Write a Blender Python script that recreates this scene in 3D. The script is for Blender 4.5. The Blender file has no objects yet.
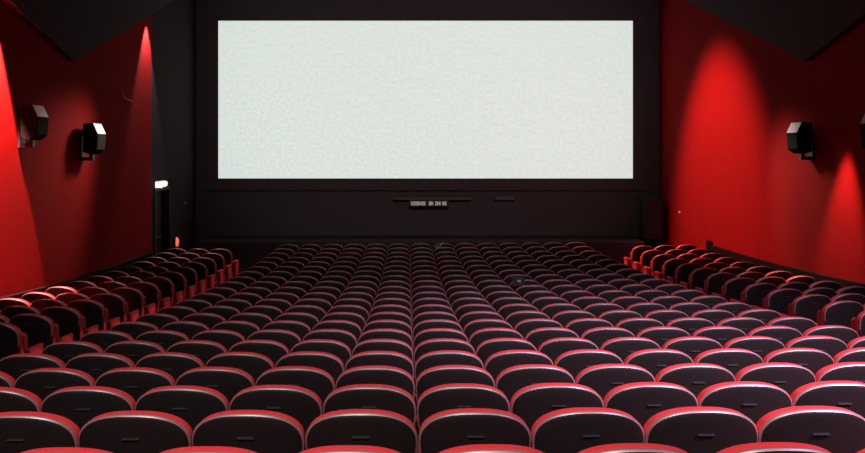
import bpy, math, random
from mathutils import Vector, Matrix
random.seed(7)
PI = math.pi
S = bpy.context.scene
C = S.collection
S.view_settings.view_transform = 'Standard'
S.view_settings.look = 'None'
S.view_settings.exposure = 0.0
S.view_settings.gamma = 1.0
S.view_settings.use_curve_mapping = False

EYE = 3.31            # eye height above the flat floor in front of the screen
F = 870.0             # focal length in pixels of an 865 px wide frame
PITCH = 0.5565          # seat to seat
ROWS = 22
def row_y(n): return 3.36 + 0.882 * n
def drop(y):          # how far the seat tops lie below the eye at depth y
    y = min(max(y, -6.0), 21.5)
    return 1.146 + 0.1046 * (y - 3.36) - 0.00411 * (y - 3.36) * (y - 12.18)
SEAT_H = 0.95
FALL = 0.0072         # the floor falls slightly towards the left wall
def floor_z(y): return max(0.0, EYE - drop(y) - SEAT_H)

# ------------------------------------------------------------------ materials
def mat(name, col, rough=0.6, noise=0.0, nscale=30.0, bump=0.0, bscale=200.0, coat=0.0, sheen=0.0, metal=0.0, spec=0.5, emit=None, estr=0.0, sheen_tint=None):
    m = bpy.data.materials.new(name); m.use_nodes = True
    nt = m.node_tree; b = nt.nodes['Principled BSDF']
    b.inputs['Base Color'].default_value = (*col, 1)
    b.inputs['Roughness'].default_value = rough
    b.inputs['Metallic'].default_value = metal
    b.inputs['Specular IOR Level'].default_value = spec
    b.inputs['Coat Weight'].default_value = coat
    b.inputs['Coat Roughness'].default_value = 0.25
    b.inputs['Sheen Weight'].default_value = sheen
    if sheen_tint: b.inputs['Sheen Tint'].default_value = (*sheen_tint, 1)
    if emit:
        b.inputs['Emission Color'].default_value = (*emit, 1)
        b.inputs['Emission Strength'].default_value = estr
    tc = nt.nodes.new('ShaderNodeTexCoord')
    if noise > 0:
        n = nt.nodes.new('ShaderNodeTexNoise'); n.inputs['Scale'].default_value = nscale; n.inputs['Detail'].default_value = 4
        nt.links.new(tc.outputs['Object'], n.inputs['Vector'])
        r = nt.nodes.new('ShaderNodeMapRange')
        r.inputs['To Min'].default_value = 1 - noise; r.inputs['To Max'].default_value = 1 + noise
        nt.links.new(n.outputs['Fac'], r.inputs['Value'])
        mx = nt.nodes.new('ShaderNodeVectorMath'); mx.operation = 'SCALE'
        mx.inputs[0].default_value = col
        nt.links.new(r.outputs['Result'], mx.inputs['Scale'])
        nt.links.new(mx.outputs['Vector'], b.inputs['Base Color'])
    if bump > 0:
        n = nt.nodes.new('ShaderNodeTexNoise'); n.inputs['Scale'].default_value = bscale; n.inputs['Detail'].default_value = 3
        nt.links.new(tc.outputs['Object'], n.inputs['Vector'])
        bp = nt.nodes.new('ShaderNodeBump'); bp.inputs['Strength'].default_value = bump; bp.inputs['Distance'].default_value = 0.01
        nt.links.new(n.outputs['Fac'], bp.inputs['Height'])
        nt.links.new(bp.outputs['Normal'], b.inputs['Normal'])
    return m

M = {}
M['red_wall'] = mat('red_wall_fabric', (0.25, 0.0085, 0.0075), 0.95, noise=0.10, nscale=3.0, bump=0.1, bscale=60, spec=0.05)
M['black_wall'] = mat('black_wall_cloth', (0.075, 0.064, 0.068), 0.95, noise=0.04, nscale=2.0, spec=0.1)
M['ceiling'] = mat('black_ceiling_paint', (0.062, 0.054, 0.056), 0.95, noise=0.04, nscale=2.0, spec=0.1)
M['carpet'] = mat('dark_red_carpet', (0.10, 0.007, 0.009), 0.95, noise=0.25, nscale=50, bump=0.4, bscale=300, spec=0.1)
M['red_fabric'] = mat('red_seat_fabric', (0.55, 0.022, 0.030), 0.75, noise=0.08, nscale=60, bump=0.15, bscale=400, spec=0.3)
M['shell'] = mat('black_seat_shell', (0.0080, 0.0055, 0.0060), 0.40, noise=0.1, nscale=25, spec=0.42)
M['lip'] = mat('satin_shell_edge', (0.19, 0.070, 0.080), 0.50, noise=0.1, nscale=40, spec=1.0, coat=1.0)
M['lip'].node_tree.nodes['Principled BSDF'].inputs['Coat Roughness'].default_value = 0.42
M['plate'] = mat('grey_number_plate', (0.022, 0.02, 0.028), 0.35, spec=0.6)
M['metal'] = mat('black_painted_metal', (0.02, 0.018, 0.018), 0.45)
M['armpad'] = mat('dark_red_arm_pad', (0.13, 0.010, 0.012), 0.6)
M['cap'] = mat('dark_dado_cap', (0.009, 0.004, 0.005), 0.95, spec=0.1)
M['dark_side'] = mat('dark_side_wall', (0.040, 0.028, 0.030), 0.95, noise=0.04, nscale=2.0, spec=0.1)
M['speaker'] = mat('dark_speaker_cabinet', (0.013, 0.015, 0.009), 0.9, spec=0.1)
M['speaker_side'] = mat('black_speaker_side', (0.006, 0.006, 0.005), 0.9, spec=0.1)
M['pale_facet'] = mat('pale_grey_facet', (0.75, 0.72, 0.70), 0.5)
M['door'] = mat('black_door_paint', (0.012, 0.011, 0.012), 0.6)
M['grey'] = mat('dull_grey', (0.25, 0.22, 0.22), 0.5)
M['brown'] = mat('dull_brown_wood', (0.085, 0.055, 0.03), 0.6)
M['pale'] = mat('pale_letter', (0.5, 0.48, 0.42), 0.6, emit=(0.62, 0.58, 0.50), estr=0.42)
M['sign_white'] = mat('white_sign_lamp', (0.8, 0.8, 0.8), 0.5, emit=(1.0, 0.80, 0.76), estr=1.15)
M['marker_red'] = mat('red_marker_lamp', (0.6, 0.1, 0.06), 0.4, emit=(1.0, 0.16, 0.09), estr=0.9)
M['amber'] = mat('dim_amber_lens', (0.3, 0.2, 0.08), 0.4, emit=(0.35, 0.22, 0.06), estr=0.06)
M['lens'] = mat('frosted_lens', (0.7, 0.7, 0.7), 0.4, emit=(1.0, 0.9, 0.8), estr=2.0)
M['wire'] = mat('rust_red_wire', (0.5, 0.12, 0.09), 0.6)
M['dark_cloth'] = mat('dark_cloth', (0.02, 0.012, 0.018), 0.9)

def screen_mat():
    m = bpy.data.materials.new('white_cinema_screen'); m.use_nodes = True
    nt = m.node_tree; b = nt.nodes['Principled BSDF']
    b.inputs['Base Color'].default_value = (0.6, 0.6, 0.6, 1); b.inputs['Roughness'].default_value = 0.9
    b.inputs['Specular IOR Level'].default_value = 0.1
    tc = nt.nodes.new('ShaderNodeTexCoord')
    n = nt.nodes.new('ShaderNodeTexNoise'); n.inputs['Scale'].default_value = 11.0; n.inputs['Detail'].default_value = 5; n.inputs['Roughness'].default_value = 0.8
    nt.links.new(tc.outputs['Object'], n.inputs['Vector'])
    cr = nt.nodes.new('ShaderNodeValToRGB')
    cr.color_ramp.elements[0].position = 0.40; cr.color_ramp.elements[0].color = (0.61, 0.71, 0.66, 1)
    cr.color_ramp.elements[1].position = 0.60; cr.color_ramp.elements[1].color = (0.755, 0.83, 0.785, 1)
    nt.links.new(n.outputs['Fac'], cr.inputs['Fac'])
    nt.links.new(cr.outputs['Color'], b.inputs['Emission Color'])
    b.inputs['Emission Strength'].default_value = 0.90
    return m
M['screen'] = screen_mat()

# ------------------------------------------------------------------ mesh helpers
class MB:
    def __init__(s): s.v = []; s.f = []; s.m = []; s.cur = 0
    def add(s, vs, fs):
        o = len(s.v); s.v += [tuple(v) for v in vs]; s.f += [tuple(i + o for i in f) for f in fs]; s.m += [s.cur] * len(fs)
        return s
    def box(s, x0, x1, y0, y1, z0, z1, bev=0.0):
        if bev <= 0:
            vs = [(x, y, z) for z in (z0, z1) for y in (y0, y1) for x in (x0, x1)]
            return s.add(vs, [(0, 2, 3, 1), (4, 5, 7, 6), (0, 1, 5, 4), (2, 6, 7, 3), (0, 4, 6, 2), (1, 3, 7, 5)])
        b = bev                                   # chamfered box: stack of octagonal rings
        def ring(i, z):
            a, c, d, e = x0 + i, x1 - i, y0 + i, y1 - i; k = b
            return [(a + k, d, z), (c - k, d, z), (c, d + k, z), (c, e - k, z), (c - k, e, z), (a + k, e, z), (a, e - k, z), (a, d + k, z)]
        return s.rings([ring(b * .7, z0), ring(0, z0 + b), ring(0, z1 - b), ring(b * .7, z1)])
    def rings(s, rs, cap=True):
        n = len(rs[0]); vs = [p for r in rs for p in r]; fs = []
        for k in range(len(rs) - 1):
            for i in range(n):
                j = (i + 1) % n
                fs.append((k * n + i, k * n + j, (k + 1) * n + j, (k + 1) * n + i))
        if cap: fs += [tuple(reversed(range(n))), tuple(range((len(rs) - 1) * n, len(rs) * n))]
        return s.add(vs, fs)
    def cyl(s, c, r0, r1, h, n=16, axis='z'):
        def pt(a, r, t):
            u, v = r * math.cos(a), r * math.sin(a)
            return {'z': (c[0] + u, c[1] + v, c[2] + t), 'y': (c[0] + u, c[1] + t, c[2] - v), 'x': (c[0] + t, c[1] + u, c[2] + v)}[axis]
        return s.rings([[pt(2 * PI * i / n, r0, 0) for i in range(n)], [pt(2 * PI * i / n, r1, h) for i in range(n)]])
    def tube(s, pts, r, n=8):
        rs = []
        for k, p in enumerate(pts):
            p = Vector(p); a = Vector(pts[max(k - 1, 0)]); b = Vector(pts[min(k + 1, len(pts) - 1)])
            d = (b - a).normalized(); u = d.orthogonal().normalized() if k == 0 else (u - d * u.dot(d)).normalized(); w = d.cross(u)
            rs.append([p + (u * math.cos(2 * PI * i / n) + w * math.sin(2 * PI * i / n)) * r for i in range(n)])
        return s.rings(rs)
    def mesh(s, name, mats, smooth=False):
        me = bpy.data.meshes.new(name); me.from_pydata(s.v, [], s.f); me.update()
        for m in mats: me.materials.append(m)
        for i, p in enumerate(me.polygons):
            p.material_index = s.m[i]; p.use_smooth = smooth
        import bmesh
        bm = bmesh.new(); bm.from_mesh(me); bmesh.ops.recalc_face_normals(bm, faces=bm.faces)
        if smooth:
            for e in bm.edges:
                if len(e.link_faces) == 2 and e.calc_face_angle(0) > 0.75: e.smooth = False
        bm.to_mesh(me); bm.free()
        return me
def link(name, me, parent=None, loc=(0, 0, 0)):
    o = bpy.data.objects.new(name, me); C.objects.link(o); o.location = loc
    if parent: o.parent = parent
    return o
def tag(o, label, cat, group=None):
    o['label'] = label; o['category'] = cat
    if group: o['group'] = group
    return o
def empty(name, loc, rz=0): 
    o = bpy.data.objects.new(name, None); C.objects.link(o); o.location = loc; o.rotation_euler = (0, 0, rz); o.empty_display_size = 0.2
    return o
def struct(name, mb, m, parent=None, smooth=False):
    o = link(name, mb.mesh(name, [m], smooth), parent)
    o['kind'] = 'structure'
    return o

# ------------------------------------------------------------------ the room
X0_ = .05
XL, XR, YF, YB = -6.32, 7.50, 26.0, -7.0
TOP = EYE + 5.4
# floor: one carpeted tier per row, flattening towards the screen
mb = MB()
edges = [YB] + [row_y(n) - 0.882 * 0.35 for n in range(-10, ROWS)]
tiers = []
for n in range(-11, ROWS):
    y0 = max(YB, row_y(n) - 0.30); y1 = row_y(n + 1) - 0.30
    if y1 <= YB: continue
    if n == ROWS - 1: y1 = YF + 0.3
    tiers.append((y0, y1, floor_z(row_y(n))))
prof = [(tiers[0][0], -0.5)]
for y0, y1, z in tiers: prof += [(y0, z), (y1, z)]
prof.append((tiers[-1][1], -0.5))
n = len(prof)
vs = [(XL - .3, y, z + FALL * (XL - .3)) for y, z in prof] + [(XR + .3, y, z + FALL * (XR + .3)) for y, z in prof]
fs = [(i, (i + 1) % n, n + (i + 1) % n, n + i) for i in range(n)] + [tuple(range(n)), tuple(range(2 * n - 1, n - 1, -1))]
mb.add(vs, fs); struct('floor', mb, M['carpet'])

DOOR0, DOOR1, DOORZ = 21.75, 23.0, 2.27
mb = MB(); mb.box(XL - .3, XL, YB, 21.42, -.5, TOP); struct('wall_left', mb, M['red_wall'])
mb = MB()
mb.box(XL - .3, XL - .02, 21.42, DOOR0, -.5, TOP).box(XL - .3, XL - .02, DOOR1, YF + .3, -.5, TOP).box(XL - .3, XL - .02, DOOR0, DOOR1, DOORZ, TOP)
struct('wall_left_front', mb, M['dark_side'])
mb = MB(); mb.box(XR, XR + .3, YB, YF + .3, -.5, TOP); struct('wall_right', mb, M['red_wall'])
mb = MB(); mb.box(XL - .3, XR + .3, YF, YF + .3, -.5, TOP); struct('wall_front', mb, M['black_wall'])
mb = MB(); mb.box(XL - .3, XR + .3, YB - .3, YB, -.5, TOP); struct('wall_back', mb, M['black_wall'])
mb = MB(); mb.box(XL - .3, XR + .3, YB - .3, YF + .3, TOP, TOP + .3); struct('ceiling', mb, M['ceiling'])
# side soffits: black bulkheads whose underside rises towards the screen from a low point
def soffit_h(y): return EYE + (1.66 + 0.335 * (y - 16.2) if y > 16.2 else 1.66 + 0.25 * (16.2 - y))
for nm, x0, x1 in (('ceiling_soffit_left', XL, XL + .12), ('ceiling_soffit_right', XR - .12, XR)):
    ys = [YB, 3, 8, 16.2, 21.4, YF]
    mb = MB(); k = len(ys)
    vs = []
    for x in (x0, x1):
        vs += [(x, y, min(soffit_h(y), TOP - .3)) for y in ys] + [(x, y, TOP) for y in ys]
    fs = []
    for i in range(k - 1):
        fs += [(i, i + 1, 2 * k + i + 1, 2 * k + i), (k + i, 3 * k + i, 3 * k + i + 1, k + i + 1), (i, k + i, k + i + 1, i + 1), (2 * k + i, 2 * k + i + 1, 3 * k + i + 1, 3 * k + i)]
    fs += [(0, 2 * k, 3 * k, k), (k - 1, 2 * k - 1, 4 * k - 1, 3 * k - 1)]
    mb.add(vs, fs); struct(nm, mb, M['ceiling'])
# dado caps that follow the rake of the seating
def sweep(x0, x1, y0, y1, zoff, th):
    mb = MB(); N = 40; rs = []
    for i in range(N + 1):
        y = y0 + (y1 - y0) * i / N; z = EYE - drop(y) + zoff
        rs.append([(x0, y, z - th), (x1, y, z - th), (x1, y, z), (x0, y, z)])
    return mb.rings(rs)
struct('trim_1', sweep(XL, XL + .10, 2.0, 21.35, -.13, .13), M['cap'])
struct('trim_2', sweep(XR - .10, XR, 2.0, 21.4, 0.01, .10), M['cap'])
mb = MB(); mb.box(XR - .09, XR, 21.4, 21.62, 0, EYE - drop(21.5) + .10); struct('trim_3', mb, M['cap'])
# doorway with a black door
mb = MB(); mb.box(XL - .22, XL - .17, DOOR0, DOOR1, 0, DOORZ)
d = struct('door_1', mb, M['door'])
mb = MB(); mb.box(XL - .17, XL - .10, DOOR1 - .95, DOOR1 - .25, 1.02, 1.07, .01)
link('push_bar', mb.mesh('push_bar', [M['metal']]), d)
mb = MB(); mb.box(XL - .02, XL + .02, DOOR0 - .07, DOOR0, 0, DOORZ + .07).box(XL - .02, XL + .02, DOOR1, DOOR1 + .07, 0, DOORZ + .07).box(XL - .02, XL + .02, DOOR0, DOOR1, DOORZ, DOORZ + .07)
link('door_frame', mb.mesh('door_frame', [M['door']]), d)
# low stage below the screen
mb = MB(); mb.box(XL + .5, XR - .9, 24.2, YF, -.06, 0.75, .02); struct('stage_floor', mb, M['dark_side'])

# ------------------------------------------------------------------ the screen
def px(x, y, d):   # a point of the room seen at that place, depth d
    return ((x - 408) * d / F, d, EYE - (y - 150) * d / F)
D = 25.85
x0, _, z1 = px(218.3, 20.8, D); x1, _, z0 = px(632.8, 178.4, D)
r = empty('cinema_screen', ((x0 + x1) / 2, D, z0))
tag(r, 'wide blank white cinema screen on the black front wall', 'screen')
W = (x1 - x0) / 2; H = z1 - z0
mb = MB(); N1 = 1
mb.box(-W, W, 0, .03, 0, H); link('projection_surface', mb.mesh('projection_surface', [M['screen']]), r)
mb = MB()
e = .35
mb.box(-W - e, -W, -.03, .09, -e, H + e).box(W, W + e, -.03, .09, -e, H + e).box(-W, W, -.03, .09, -e, 0).box(-W, W, -.03, .09, H, H + e)
o = link('masking_border', mb.mesh('masking_border', [M['black_wall']]), r); o['label'] = 'black cloth masking border'

# black wing box beside the lower right of the screen wall
a = px(645, 199, 25.0); b = px(661.5, 199, 25.0)
mb = MB(); mb.box(a[0], b[0], 24.9, 25.6, .75, a[2], .01)
mb2 = MB(); mb2.box(a[0] + .05, b[0] - .05, 24.885, 24.905, .85, a[2] - .08)
r = empty('stage_speaker', (0, 0, 0)); tag(r, 'tall black loudspeaker tower on the stage beside the red wall', 'loudspeaker')
link('cabinet', mb.mesh('cabinet', [M['dark_side']]), r); link('grille', mb2.mesh('grille', [M['door']]), r)

# sign with illegible pale lettering under the screen
r = empty('lettered_sign', px(429, 203.4, 25.6)); tag(r, 'small dark sign with pale lettering, centred below the white screen', 'sign')
mb = MB(); mb.box(-.58, .58, 0, .05, -.10, .10); link('board', mb.mesh('board', [M['door']]), r)
mb = MB(); random.seed(3)
sx = 37.0 / 50 * .0  # lettering runs about 36 px
cur = -.525
for word in (7, 2, 5):
    mb = MB()
    for k in range(word):
        w = .054; h = .052; t = .016; kind = random.choice('HENIO')
        xa = cur; xb = cur + w
        mb.box(xa, xa + t, -.012, 0, -h, h)
        if kind in 'HNO': mb.box(xb - t, xb, -.012, 0, -h, h)
        if kind in 'HNE': mb.box(xa, xb, -.012, 0, -t / 2, t / 2)
        if kind in 'EO': mb.box(xa, xb, -.012, 0, h - t, h).box(xa, xb, -.012, 0, -h, -h + t)
        cur = xb + .013
    cur += .055
    link('lettering', mb.mesh('lettering', [M['pale']]), r)
# shelf and dull panels behind
a = px(393, 197, 25.8); b = px(471, 200.0, 25.8)
mb = MB(); mb.box(a[0], b[0], 25.72, YF, b[2], a[2], .01)
o = link('wall_shelf', mb.mesh('wall_shelf', [M['brown']])); tag(o, 'long thin dull brown shelf under the screen, just above the lettered sign', 'shelf')
a = px(495, 196.5, 25.8); b = px(514, 200, 25.8)
mb = MB(); mb.box(a[0], b[0], 25.78, YF, b[2], a[2], .01)
o = link('wall_plaque', mb.mesh('wall_plaque', [M['grey']])); tag(o, 'small dim grey plaque on the black wall below the screen, beside the brown shelf', 'plaque')
o.data.materials[0] = mat('dim_grey', (0.085, 0.078, 0.078), .6)

# door sign, marker lamp, pilot light
r = empty('illuminated_sign', (XL + .02, (DOOR0 + DOOR1) / 2 - .18, 2.44)); tag(r, 'glowing white oval sign on the wall above the black doorway', 'sign')
mb = MB(); mb.box(-.05, .02, -.46, .46, -.10, .10, .02); link('housing', mb.mesh('housing', [M['door']]), r)
mb = MB(); rs = []
for t, q in ((.02, 1.0), (.05, .96), (.065, .8)):
    rs.append([(t, .44 * q * math.copysign(abs(math.cos(a)) ** .6, math.cos(a)), .078 * q * math.copysign(abs(math.sin(a)) ** .6, math.sin(a))) for a in [2 * PI * i / 24 for i in range(24)]])
mb.rings(rs); o = link('light_panel', mb.mesh('light_panel', [M['sign_white']]), r)
# its camera-facing end also glows
mb = MB(); mb.box(-.01, .17, -.50, -.455, -.075, .075, .02); link('light_panel', mb.mesh('light_panel', [M['sign_white']]), r)
p = px(177, 242, 23.6)
r = empty('marker_lamp', (XL, 23.6, p[2])); tag(r, 'small glowing red lamp low on the dark wall past the doorway', 'lamp')
mb = MB(); mb.box(-.02, .03, -.08, .08, -.16, .16, .01); link('backplate', mb.mesh('backplate', [M['metal']]), r)
mb = MB(); rs = []
for q in (-1, -.8, -.4, 0, .4, .8, 1):
    rr = .055 * math.sqrt(max(0.02, 1 - q * q)); rs.append([(.055 + rr * math.cos(a), rr * math.sin(a), q * .13) for a in [2 * PI * i / 12 for i in range(12)]])
mb.rings(rs); link('lens', mb.mesh('lens', [M['marker_red']], True), r)
p = px(185, 203, 24.6)
mb = MB(); mb.box(-.02, .03, -.04, .04, -.04, .04, .008); o = link('wall_switch', mb.mesh('wall_switch', [M['grey']]), None, (XL, 24.6, p[2])); tag(o, 'tiny pale switch on the dark wall, above the glowing red lamp', 'switch')
# bent wire on the left wall; small stud on the right wall
mb = MB(); mb.tube([px(x, y, 19.6)[:0] + (0, 6.32 * F / (408 - x), EYE - (y - 150) * (6.32 * F / (408 - x)) / F) for x, y in ((122, 90), (122.3, 93), (123, 96), (125.5, 98.5), (129, 100), (132, 101))], .011, 6)
o = link('bent_wire', mb.mesh('bent_wire', [M['wire']], True), None, (XL + .006, 0, 0)); tag(o, 'short bent wire on the dark red wall above the seats, before the bright strip', 'wire')
d_ = XR * F / (680 - 408)
mb = MB(); mb.cyl((-.03, 0, 0), .03, .035, .03, 10, 'x'); o = link('wall_stud', mb.mesh('wall_stud', [M['pale_facet']]), None, (XR, d_, EYE - (212.5 - 150) * d_ / F)); tag(o, 'tiny pale stud on the brightly lit red wall near the stage', 'stud')

# ------------------------------------------------------------------ wall loudspeakers
def wall_speaker(x, y, ztop, side, label, sc=1.0):
    r = empty('wall_speaker', (x, y, ztop)); tag(r, label, 'loudspeaker', 'loudspeakers on the side walls')
    r.scale = (side * sc, sc, sc)
    # local +x points into the room, profile in x/z swept along y, narrower at its far end
    def sec(yy, k):   # profile: back top, front top, facet bottom, front bottom, lower chin, back bottom
        return [(.14, yy, -.02), (.36, yy, 0), (.47, yy, -.25 * k - .0), (.44, yy, -.62), (.30, yy, -.72), (.14, yy, -.66)]
    mb = MB(); mb.rings([sec(0, 1), sec(.56, 1)]); link('cabinet', mb.mesh('cabinet', [M['speaker_side']]), r)
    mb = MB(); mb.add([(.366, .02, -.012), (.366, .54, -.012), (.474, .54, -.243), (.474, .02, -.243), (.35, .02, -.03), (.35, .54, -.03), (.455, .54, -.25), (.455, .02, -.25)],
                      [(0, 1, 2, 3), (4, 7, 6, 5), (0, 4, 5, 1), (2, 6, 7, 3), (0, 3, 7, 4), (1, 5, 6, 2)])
    o = link('front_facet', mb.mesh('front_facet', [M['pale_facet']]), r); o['label'] = 'sloping upper front, reflected light painted in pale grey'  # pale tone stands in for light reflected off the sloping face
    mb = MB(); mb.add([(.480, .03, -.27), (.480, .53, -.27), (.452, .53, -.60), (.452, .03, -.60), (.46, .03, -.27), (.46, .53, -.27), (.43, .53, -.60), (.43, .03, -.60)],
                      [(0, 1, 2, 3), (4, 7, 6, 5), (0, 4, 5, 1), (2, 6, 7, 3), (0, 3, 7, 4), (1, 5, 6, 2)])
    link('grille', mb.mesh('grille', [M['speaker']]), r)
    mb = MB(); mb.box(0, .05, .16, .40, -.88, -.30, .01).box(.05, .25, .24, .32, -.86, -.78).box(.20, .28, .22, .34, -.86, -.60, .01)
    link('bracket', mb.mesh('bracket', [M['metal']]), r)
wall_speaker(XL, 13.95, EYE + (150 - 104) * 13.9 / F, 1, 'dark wall loudspeaker with pale top facet, on the red wall nearer the glowing strip of light at left', .80)
wall_speaker(XL, 16.6, EYE + (150 - 123) * 16.7 / F, 1, 'smaller-looking dark loudspeaker on the left red wall, nearer the screen', .84)
wall_speaker(XR, 15.9, EYE + (150 - 122) * 16.2 / F, -1, 'dark loudspeaker on the right red wall, nearer the screen', .82)
wall_speaker(XR, 13.05, EYE + (150 - 108) * 13.3 / F, -1, 'dark loudspeaker cut by the right picture edge, high on the red wall', .95)
bpy.data.objects['wall_speaker']['label'] = 'dark loudspeaker on the left red wall, farther from the screen, beside the bright red patch'

# ------------------------------------------------------------------ lights and their fixtures
def spot(name, loc, aim, energy, angle, blend, col, rad=.05, parent=None):
    l = bpy.data.lights.new(name, 'SPOT'); l.energy = energy; l.spot_size = math.radians(angle); l.spot_blend = blend
    l.color = col; l.shadow_soft_size = rad
    o = bpy.data.objects.new(name, l); C.objects.link(o); o.location = loc
    o.rotation_euler = (Vector(aim) - Vector(loc)).to_track_quat('-Z', 'Y').to_euler()
    return o
def can(loc, label, lensm='lens', r0=.09, group='ceiling downlights'):
    r = empty('ceiling_downlight', loc); tag(r, label, 'lamp', group)
    mb = MB(); n = 20
    ring = lambda rad, z: [(rad * math.cos(2 * PI * i / n), rad * math.sin(2 * PI * i / n), z) for i in range(n)]
    mb.rings([ring(r0, .0), ring(r0 + .03, 0), ring(r0 + .03, .12), ring(r0, .12)], cap=False)
    mb.rings([ring(r0, .12), ring(r0, 0)], cap=False)
    link('trim_ring', mb.mesh('trim_ring', [M['metal']], True), r)
    mb = MB(); mb.cyl((0, 0, .09), r0 - .004, r0 - .004, .02, n); link('lens', mb.mesh('lens', [M[lensm]]), r)
    return r
RED = (1.0, 0.80, 0.72)
GEL = (1.0, 0.30, 0.26)
def wall_wash(x, y, z, aim, e, ang, bl, label, col=RED, rad=.05):
    spot('wall_wash_light', (x, y, z - .02), aim, e, ang, bl, col, rad)
LW = XL; RW = XR
# left: narrow scallop at the end of the red wall, broad wash off the left edge, dim middle
spot('wall_light', (LW + .19, 21.0, soffit_h(21.0) - .02), (LW + .10, 21.0, EYE - 1.4), 600, 62, .5, (1, .82, .82), .04)
spot('wall_light', (LW + .17, 13.05, EYE + 2.40), (LW + .17 - 1.25, 13.12, EYE - 2.4), 11000, 54, .12, GEL)
spot('wall_light', (LW + 1.6, 18.6, EYE + 1.7), (LW, 15.4, EYE - 1.1), 620, 57, 1.0, RED, .3)
# right: strong wash near the screen, narrow one at the picture edge, dim middle
spot('wall_light', (RW - 5.0, 21.4, EYE + 4.8), (RW, 21.0, EYE - 1.3), 5200, 58, .75, GEL, .25)
spot('wall_light', (RW - .5, 14.7, EYE + .9), (RW - .15, 15.1, EYE - 2.6), 1100, 44, .8, GEL)
spot('wall_light', (RW - 1.9, 18.8, EYE + 1.9), (RW, 16.2, EYE - 1.7), 900, 52, 1.0, RED, .3)
# house lights over the rear of the hall, plus an unseen fill spot
spot('house_light', (5.6, 0.5, EYE + 4.9), (4.4, 5.5, 2.0), 16000, 60, 1.0, (0.88, 0.75, 1.0), .35)
spot('house_light', (-1.2, -1.5, EYE + 4.9), (-.5, 5.0, 2.0), 4200, 62, 1.0, (1.0, 0.88, 0.84), .35)
spot('front_wall_fill', (.6, 2.0, TOP - .4), (.6, YF, EYE + 2.0), 3000, 42, .8, (1.0, .93, .93), .3)  # added fill, softly lifts the black wall around the screen
# small aisle lamps low on the block ends, one per row
for n in range(3, 21):
    y = row_y(n) + .25; z = floor_z(row_y(n)) + .34
    for xa, xb, e in ((X0_ - 6 * .56 - .12, -4.2, 9.0 if n < 13 else 4.0), (X0_ + 8 * .56 + .12, 5.4, 10.0)):
        spot('aisle_lamp', (xa, y, z), (xb, y, z + .0), e, 42, .5, (1.0, .8, .75), .03)
r = can((px(832, -1, 18)[0] , 18, px(832, -1, 18)[2] - .09), 'dim amber downlight just visible at the top right of the picture', 'amber')

S.world = bpy.data.worlds.new('world'); S.world.use_nodes = True
S.world.node_tree.nodes['Background'].inputs[0].default_value = (0, 0, 0, 1)

# ------------------------------------------------------------------ the seats
A, B_, ZC = .2765, .168, .782     # half width, arch height, height where the arch springs
def outline(ins, y, n, zb=.42):
    a = A - ins; b = B_ - ins; pts = []
    for i in range(n + 1):
        t = PI * i / n; c, s = math.cos(t), math.sin(t); e = 2 / 2.4
        x = -a * math.copysign(abs(c) ** e, c); z = ZC + b * abs(s) ** e
        pts.append((x, z))
    pts.append((a * .95, zb + .12 + ins)); pts.append((a * .80, zb + ins)); pts.append((-a * .80, zb + ins)); pts.append((-a * .95, zb + .12 + ins))
    out = []
    for x, z in pts:
        lean = -(z - .42) * .20 + .5 * x * x
        out.append((x, y + lean + .02, z))
    return out
def cushion(mb, n): return mb.rings([outline(i, y, n) for i, y in ((.010, -.002), (.004, .002), (.003, .014), (.002, .062), (.006, .076), (.020, .088), (.05, .094))])
def shell(mb, n): return mb.rings([outline(i, y, n) for i, y in ((.002, .001), (.002, -.004), (.0045, -.010), (.010, -.015), (.022, -.019), (.055, -.022), (.12, -.026))])
def lip(mb, n): return mb.rings([outline(i, y, n, .50) for i, y in ((.001, .008), (-.001, .002), (-.0005, -.005), (.003, -.0115), (.009, -.0165))], cap=False)
def seat_pad(mb):               # tipped up seat cushion
    rs = []
    for y, i in ((.12, .02), (.13, .004), (.20, 0), (.225, .01), (.235, .04)):
        rs.append([(-.235 + i, y, .40 + i), (.235 - i, y, .40 + i), (.24 - i, y, .50), (.235 - i, y, .76 - i), (.20 - i, y, .79 - i), (-.20 + i, y, .79 - i), (-.235 + i, y, .76 - i), (-.24 + i, y, .50)])
    return mb.rings(rs)
def arm(mb, x): return mb.box(x - .028, x + .028, .13, .44, .585, .625, .012)
def post(mb, x): return mb.box(x - .018, x + .018, .19, .29, .05, .585)
def foot(mb, x): return mb.box(x - .04, x + .04, .08, .40, 0, .05, .008)
def panel(mb, x, s):            # upholstered aisle end panel
    return mb.rings([[(x, y, z) for y, z in pr] for x, pr in (
        (x, [(.17, .10), (.31, .10), (.31, .35), (.35, .60), (.13, .60), (.17, .45)]),
        (x + s * .03, [(.16, .09), (.32, .09), (.32, .35), (.36, .64), (.12, .64), (.16, .45)]),
        (x + s * .05, [(.18, .11), (.30, .11), (.30, .35), (.34, .62), (.14, .62), (.18, .45)]))])
HP = PITCH / 2
N = 28
me_cush = cushion(MB(), N).mesh('backrest', [M['red_fabric']], True)
me_shell = shell(MB(), N).mesh('back_shell', [M['shell']], True)
me_lip = lip(MB(), N).mesh('edge_trim', [M['lip']], True)
mb = MB(); yb = -.026 + .02 - (.83 - .42) * .20
mb.box(-.040, .040, yb - .006, yb + .012, .826, .833); me_plate = mb.mesh('number_plate', [M['plate']])
me_pad = seat_pad(MB()).mesh('seat_cushion', [M['red_fabric']], True)
me_armL = arm(MB(), -HP).mesh('armrest', [M['armpad']])
me_armR = arm(MB(), HP).mesh('armrest', [M['armpad']])
me_legL = foot(post(MB(), -HP), -HP).mesh('leg', [M['metal']])
me_legR = foot(post(MB(), HP), HP).mesh('leg', [M['metal']])
me_panL = panel(MB(), -HP - .02, -1).mesh('end_panel', [M['red_fabric']])
me_panR = panel(MB(), HP + .02, 1).mesh('end_panel', [M['red_fabric']])

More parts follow.
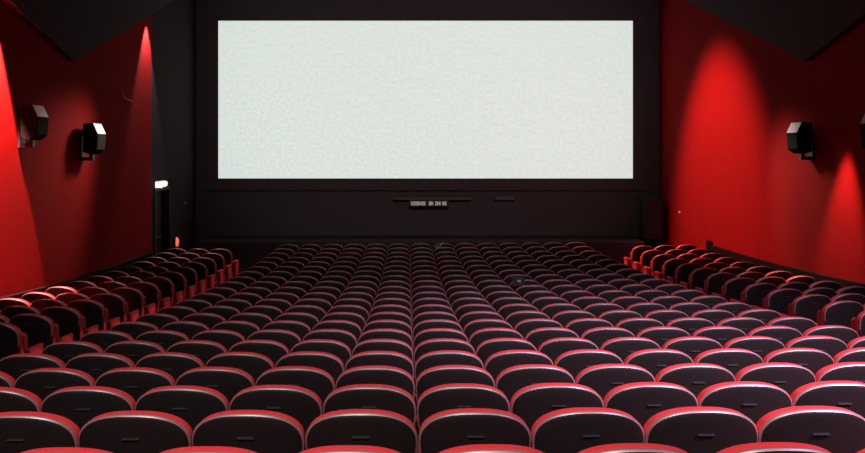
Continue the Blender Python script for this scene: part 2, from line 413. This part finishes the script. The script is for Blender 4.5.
proto = {}
def children(o): return [c for c in bpy.data.objects if c.parent == o]
def build(kind):
    """kind: (first of the row, last of the row, aisle side: -1, 0, 1)"""
    r = empty('theatre_seat', (0, 0, 0))
    kids = []
    bk = link('backrest', me_cush, r)
    sh = link('back_shell', me_shell, r); sh['label'] = 'glossy black plastic back shell'
    lp = link('edge_trim', me_lip, sh); pl = link('number_plate', me_plate, sh)
    pd = link('seat_cushion', me_pad, r)
    parts = [bk, sh, pd]
    parts += [link('armrest', me_armL, r), link('leg', me_legL, r)]
    first, last, pan = kind
    if last: parts += [link('armrest', me_armR, r), link('leg', me_legR, r)]
    if pan < 0: parts.append(link('end_panel', me_panL, r))
    if pan > 0: parts.append(link('end_panel', me_panR, r))
    return r, parts, {sh.name: [lp, pl]}
def instance(kind):
    if kind not in proto:
        proto[kind] = build(kind); return proto[kind][0]
    r0, parts, subs = proto[kind]
    r = r0.copy(); C.objects.link(r)
    for p in parts:
        q = p.copy(); C.objects.link(q); q.parent = r
        for s_ in subs.get(p.name, []):
            t = s_.copy(); C.objects.link(t); t.parent = q
    return r
ORD = ['first', 'second', 'third', 'fourth', 'fifth', 'sixth', 'seventh', 'eighth', 'ninth', 'tenth', 'eleventh', 'twelfth', 'thirteenth', 'fourteenth', 'fifteenth', 'sixteenth', 'seventeenth', 'eighteenth', 'nineteenth', 'twentieth', 'twenty-first', 'twenty-second']
X0 = .05
seats = []
for n in range(ROWS):
    y = row_y(n)
    for k in range(-6, 8):
        x = X0 + (k + .5) * PITCH
        pxx = 408 + F * x / y; half = F * .28 / y
        if pxx + half < -15 or pxx - half > 880: continue
        last = (k == 7); pan = -1 if k == -6 else (1 if k == 7 else 0)
        side = 'left' if k < 0 else 'right'; m = -k if k < 0 else k + 1
        lab = 'black-backed cinema seat, %s row from the camera, %s seat %s of the screen midline' % (ORD[n], ORD[m - 1], side)
        seats.append((y, x, y, 0, (k == -6, last, pan), lab, 'seats of the middle block', n))
    if n > 20: continue
    for s, xa in ((-1, -4.27), (1, 5.42)):
        for j in range(3):
            th = math.radians(8) * s
            x = xa + s * (j + .5) * PITCH * math.cos(th); yy = y + (j + .5) * PITCH * abs(math.sin(th))
            pxx = 408 + F * x / yy; half = F * .28 / yy
            if pxx + half < -10 or pxx - half > 875: continue
            inner = (j == 0)
            if s > 0: kind = (j == 0, j == 2, -1 if inner else 0)
            else: kind = (j == 2, j == 0, 1 if inner else 0)
            lab = 'black-backed cinema seat by the %s wall, %s row from the camera, %s from the aisle' % ('left' if s < 0 else 'right', ORD[n], ORD[j])
            seats.append((yy, x, yy, th, kind, lab, 'seats of the %s side block' % ('left' if s < 0 else 'right'), n))
seats.sort(key=lambda t: t[0])
LIMIT = 300
random.seed(11)
jit = lambda a: random.uniform(-a, a)
for (_, x, y, th, kind, lab, grp, n) in seats[:LIMIT]:
    o = instance(kind)
    o.location = (x, y + .05, floor_z(row_y(n)) + FALL * x); o.rotation_euler = (0, 0, th + jit(.012))
    tag(o, lab, 'seat', grp)
mb = MB()
for (_, x, y, th, kind, lab, grp, n) in seats[LIMIT:]:
    s = MB()
    s.cur = 0; cushion(s, 12); seat_pad(s); arm(s, -HP)
    if kind[1]: arm(s, HP)
    if kind[2] < 0: panel(s, -HP - .02, -1)
    if kind[2] > 0: panel(s, HP + .02, 1)
    s.cur = 1; shell(s, 12)
    s.cur = 2; lip(s, 12)
    s.cur = 3; foot(post(s, -HP), -HP)
    if kind[1]: foot(post(s, HP), HP)
    a = th + jit(.012); ca, sa = math.cos(a), math.sin(a); z = floor_z(row_y(n)) + FALL * x
    off = len(mb.v)
    mb.v += [(x + p[0] * ca - p[1] * sa, y + .05 + p[0] * sa + p[1] * ca, z + p[2]) for p in s.v]
    mb.f += [tuple(i + off for i in f) for f in s.f]; mb.m += s.m
if mb.v:
    o = link('theatre_seats', mb.mesh('theatre_seats', [M['red_fabric'], M['shell'], M['lip'], M['metal']], True))
    o['kind'] = 'stuff'; tag(o, 'farthest dim rows of cinema seats in the dark, nearest the stage', 'seats')
print('SEATS', len(seats))

# grey glint modelled as a bent rod; cloth left among the seats
ry = row_y(20); fz = floor_z(ry)
p = px(439, 246, ry)
mb = MB(); mb.tube([(-.09, 0, 0), (-.03, 0, .0), (.02, 0, .02), (.06, 0, .07), (.09, 0, .12)], .014, 8)
o = link('curved_glint', mb.mesh('curved_glint', [M['grey']], True), None, (p[0], ry - .03, fz + SEAT_H + .012)); tag(o, 'small curved grey glint, shaped as a rod, on the farthest seats, below the screen', 'glint')

ry = row_y(13); zt = floor_z(ry) + SEAT_H + .03; p = px(512, 283, ry)
r = empty('draped_cloth', (p[0] + .11, ry - .004, zt)); tag(r, 'small dark cloth hung over a seat top, right of the midline, halfway to the screen', 'cloth')
mb = MB(); N2 = 10; prof = []
for i in range(N2 + 1):
    a = PI * i / N2; prof.append((-.088 * math.cos(a) + .006, .02 * math.sin(a)))
prof = [(-.085, -.11)] + prof + [(.135, -.09)]
inner = [(y * .86, z - .012) for y, z in prof]
loop = prof + inner[::-1]
mb.rings([[(x, y + w, z) for y, z in loop] for x, w in ((-.11, 0), (-.05, .006), (0, -.004), (.05, .004), (.10, 0))])
link('cloth', mb.mesh('cloth', [M['dark_cloth']]), r)
mb = MB(); mb.box(-.03, .03, -.093, -.078, -.05, -.008, .004); o = link('tag', mb.mesh('tag', [M['grey']]), r); o['label'] = 'pale grey tag'

# ------------------------------------------------------------------ camera
cam = bpy.data.cameras.new('camera'); co = bpy.data.objects.new('camera', cam); C.objects.link(co)
co.location = (0, 0, EYE); co.rotation_euler = (PI / 2, 0, 0)
cam.sensor_width = 36; cam.lens = F / 865 * 36
cam.shift_x = (432.5 - 408) / 865; cam.shift_y = -(226.5 - 150) / 865
cam.clip_start = .05; cam.clip_end = 200
S.camera = co
